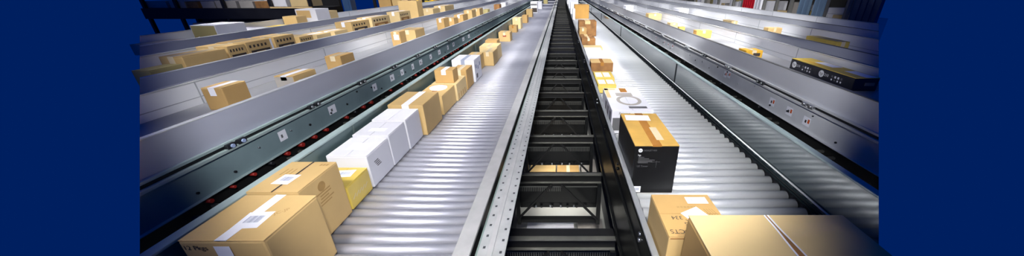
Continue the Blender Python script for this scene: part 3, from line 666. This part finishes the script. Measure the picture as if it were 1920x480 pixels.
# yellow guard rail
t = thing('safety_railing', 'yellow safety railing behind the big tan cube carton', 'railing', (-5.6, 15, 0))
for x in (-6.25,-5.6,-4.95):
    b = newbm(); box(b, x-.04, x+.04, 14.96, 15.04, 0, 3.4); obj('post', b, 'rackyel', t)
for zz in (2.75, 3.0, 3.25):
    b = newbm(); box(b, -6.3, -4.88, 14.90, 14.96, zz, zz+.07); obj('rail', b, 'rackyel', t)
t = rack('storage_rack', 'brown stocked rack far behind the yellow safety railing', 'rack', -8.9, -4.88, 19.0, 20.2, [(2.2,2.28), (2.9,2.98)], (-8.8,-7.5,-6.2,-4.97), 'rackgry', 'wood', 4.4)
k = 0
for xa in (-8.6,-8.1,-7.3,-6.75,-6.0,-5.45):
    for zz in (2.28, 2.98):
        carton('%s carton on the far stocked rack, %s shelf, %s bay' % (['brown','tan','cream','red-brown'][k%4], 'lower' if zz < 2.5 else 'upper', ['first','second','third','fourth','fifth','sixth'][k//2]), xa, xa+.42, 19.1, 19.8, zz, zz+.45, ['kraftb','kraft','manila','kraftd'][k%4], 'y', None, False, group='cartons on the far stocked rack'); k += 1
# ------------------------------------------------------------------ grey racking at the other side
RX = 6.2
t = thing('storage_rack', 'grey storage rack with slim uprights behind the outermost pale trough', 'rack', (RX+.5, 11, 0))
yy = 6.75
while yy < 24:
    b = newbm(); box(b, RX-.04, RX+.04, yy-.03, yy+.03, 0, 5); obj('upright', b, 'rackgry', t)
    yy += .62 if yy < 12 else 1.2
for zz in (1.6, 3.26):
    b = newbm(); box(b, RX-.02, RX+1.0, 6.2, 23.5, zz-.05, zz); obj('shelf', b, 'rackblk', t, True)
b = newbm(); box(b, RX+1.0, RX+1.03, 7.6, 23.5, 0, 5); obj('back_sheet', b, 'wall', t, True)
yy = 7.0; k = 0
OR2 = ['first','second','third','fourth','fifth','sixth','seventh','eighth','ninth','tenth','eleventh','twelfth','thirteenth','fourteenth','fifteenth','sixteenth','seventeenth','eighteenth','nineteenth','twentieth','twenty-first','twenty-second','twenty-third','twenty-fourth','twenty-fifth','twenty-sixth','twenty-seventh','twenty-eighth','twenty-ninth','thirtieth']
while yy < 16 and k < 30:
    w = random.choice((.12,.18,.25,.34)); mm = ['wcard','gcard','manila','wcard','wcard','olive'][k%6]
    carton('upright %s carton standing on the grey rack shelf, %s along' % ({'wcard':'white','gcard':'grey','manila':'cream','olive':'olive'}[mm], OR2[k]), RX+.08, RX+.6, yy, yy+w, 1.6, 1.6+random.uniform(1.1,1.5), mm, 'y', None, False, group='upright cartons on the grey rack')
    yy += w + random.uniform(.03,.14); k += 1
def panel(name, label, cat, ya, yb, m, x=RX-.1, zt_=5):
    b = newbm(); box(b, x-.03, x+.03, ya, yb, 0, zt_, 0, .01)
    n = max(1, int((yb-ya)/.12))
    for i in range(n+1):
        yq = ya + (yb-ya)*i/n; box(b, x-.045, x-.03, yq-.008, yq+.008, 0, zt_)
    return tag(obj(name, b, m), label, cat)
panel('steel_column', 'bright red steel column in front of the grey storage rack', 'column', 10.8, 11.42, 'rackred')
panel('steel_panel', 'white upright panel next to the red column', 'panel', 10.42, 10.74, 'wcard')
panel('sheet_panel', 'blue-grey ribbed sheet panel, farther of two on the grey rack', 'panel', 8.38, 8.72, 'rackblu')
panel('sheet_panel', 'blue-grey ribbed sheet panel, nearer of two on the grey rack', 'panel', 7.92, 8.2, 'rackblu')
panel('sheet_panel', 'dark blue ribbed sheet panel nearest along the grey rack', 'panel', 6.5, 7.1, 'colblu')
# ------------------------------------------------------------------ the hall
b = newbm(); box(b, -22, 20, 0.2, 36, -.05, 0); struct('floor', b, 'floor', True)
b = newbm(); box(b, -7, 8, 34.5, 34.7, 0, 8); struct('wall_back', b, 'wall', True)
# ------------------------------------------------------------------ light
sc.cycles.diffuse_bounces = 2
w = bpy.data.worlds.new('world'); bpy.context.scene.world = w; w.use_nodes = True
bg = w.node_tree.nodes['Background']; bg.inputs[0].default_value = lin((0,31,95)); bg.inputs[1].default_value = 1
def area(x, y, zz, sx, sy, e, spread, tilt, col=(1,.985,.96)):  # added fill light, out of view
    l = bpy.data.lights.new('area_fill', 'AREA'); l.shape = 'RECTANGLE'; l.size = sx; l.size_y = sy; l.energy = e; l.color = col
    l.spread = math.radians(spread)
    o = bpy.data.objects.new('area_fill', l); C.objects.link(o); o.location = (x, y, zz); o.rotation_euler = (math.radians(tilt), 0, 0)
    return o
T = [(.85*1.17**k - CC)/.914 for k in range(23)]
E = 2.5
AISLE = (270, 400, 700, 1000, 1500)
for i, y in enumerate(T):  # added overhead rows, kept narrow so the light fades at both sides
    sp = ((T[i+1]-y) if i < len(T)-1 else 5)*.5 + ((y-T[i-1]) if i else .5)*.5
    H = min(4.2, 1.2 + .25*y); d = .914*y + .28
    xl, xr = -1.08*d, .70*d
    xl, xr = max(xl, -9), min(xr, 7.5)
    tl = 28
    area((xl+xr)/2, y - H*math.tan(math.radians(tl)), BED+.2+H, xr-xl, .25, E*(1+min(.25,.12*max(0,y-2.2)))*(xr-xl)*sp*1.1, 16 if y < 2.5 else 24 if y < 6 else 40, tl)
for y in (3.4, 4.4, 5.6, 7.2, 9.2, 12):  # extra fill rows added to brighten the pale-frame side
    d = .914*y + .28; xr = min(.66*d, 8)
    area((1.9+xr)/2, y-1.1, BED+.2+2.2, xr-1.9, .25, 5.0*(xr-1.9)*.22*min(y,6.5), 30, 30)
# added fill spots, facing forward above the gap, for faces turned towards the middle
for y, zz, e, sz in ((-.02,3.95,AISLE[0],92), (1.2,4.6,AISLE[1],84), (3.6,5.4,AISLE[2],84), (7,6,AISLE[3],84), (13,6.5,AISLE[4],84)):
    l = bpy.data.lights.new('aisle_fill', 'SPOT'); l.energy = e; l.spot_size = math.radians(sz); l.spot_blend = .12 if y < 1 else .5; l.shadow_soft_size = .12
    o = bpy.data.objects.new('aisle_fill', l); C.objects.link(o); o.location = (0, y, zz); o.rotation_euler = (math.radians(90-(18 if y < 1 else 18)), 0, math.radians(4.4))
for x, y, zz, az, half, e in ((.5,1.7,5.2,-22,22,1150), (.8,4.5,5.8,-24,26,900), (-.5,1.7,5.2,27,24,380)):  # added fill spots aimed at the troughs on either side
    l = bpy.data.lights.new('side_fill', 'SPOT'); l.energy = e; l.spot_size = math.radians(2*half); l.spot_blend = .35; l.shadow_soft_size = .15
    o = bpy.data.objects.new('side_fill', l); C.objects.link(o); o.location = (x, y, zz); o.rotation_euler = (math.radians(90-20), 0, math.radians(az))
for y in (2.2, 3.9, 5.6, 7.3, 9.5):  # fill added below the upper conveyors to light the lower belt
    area(0, y, z(2.02), .6, .15, 3.0, 120, 0)
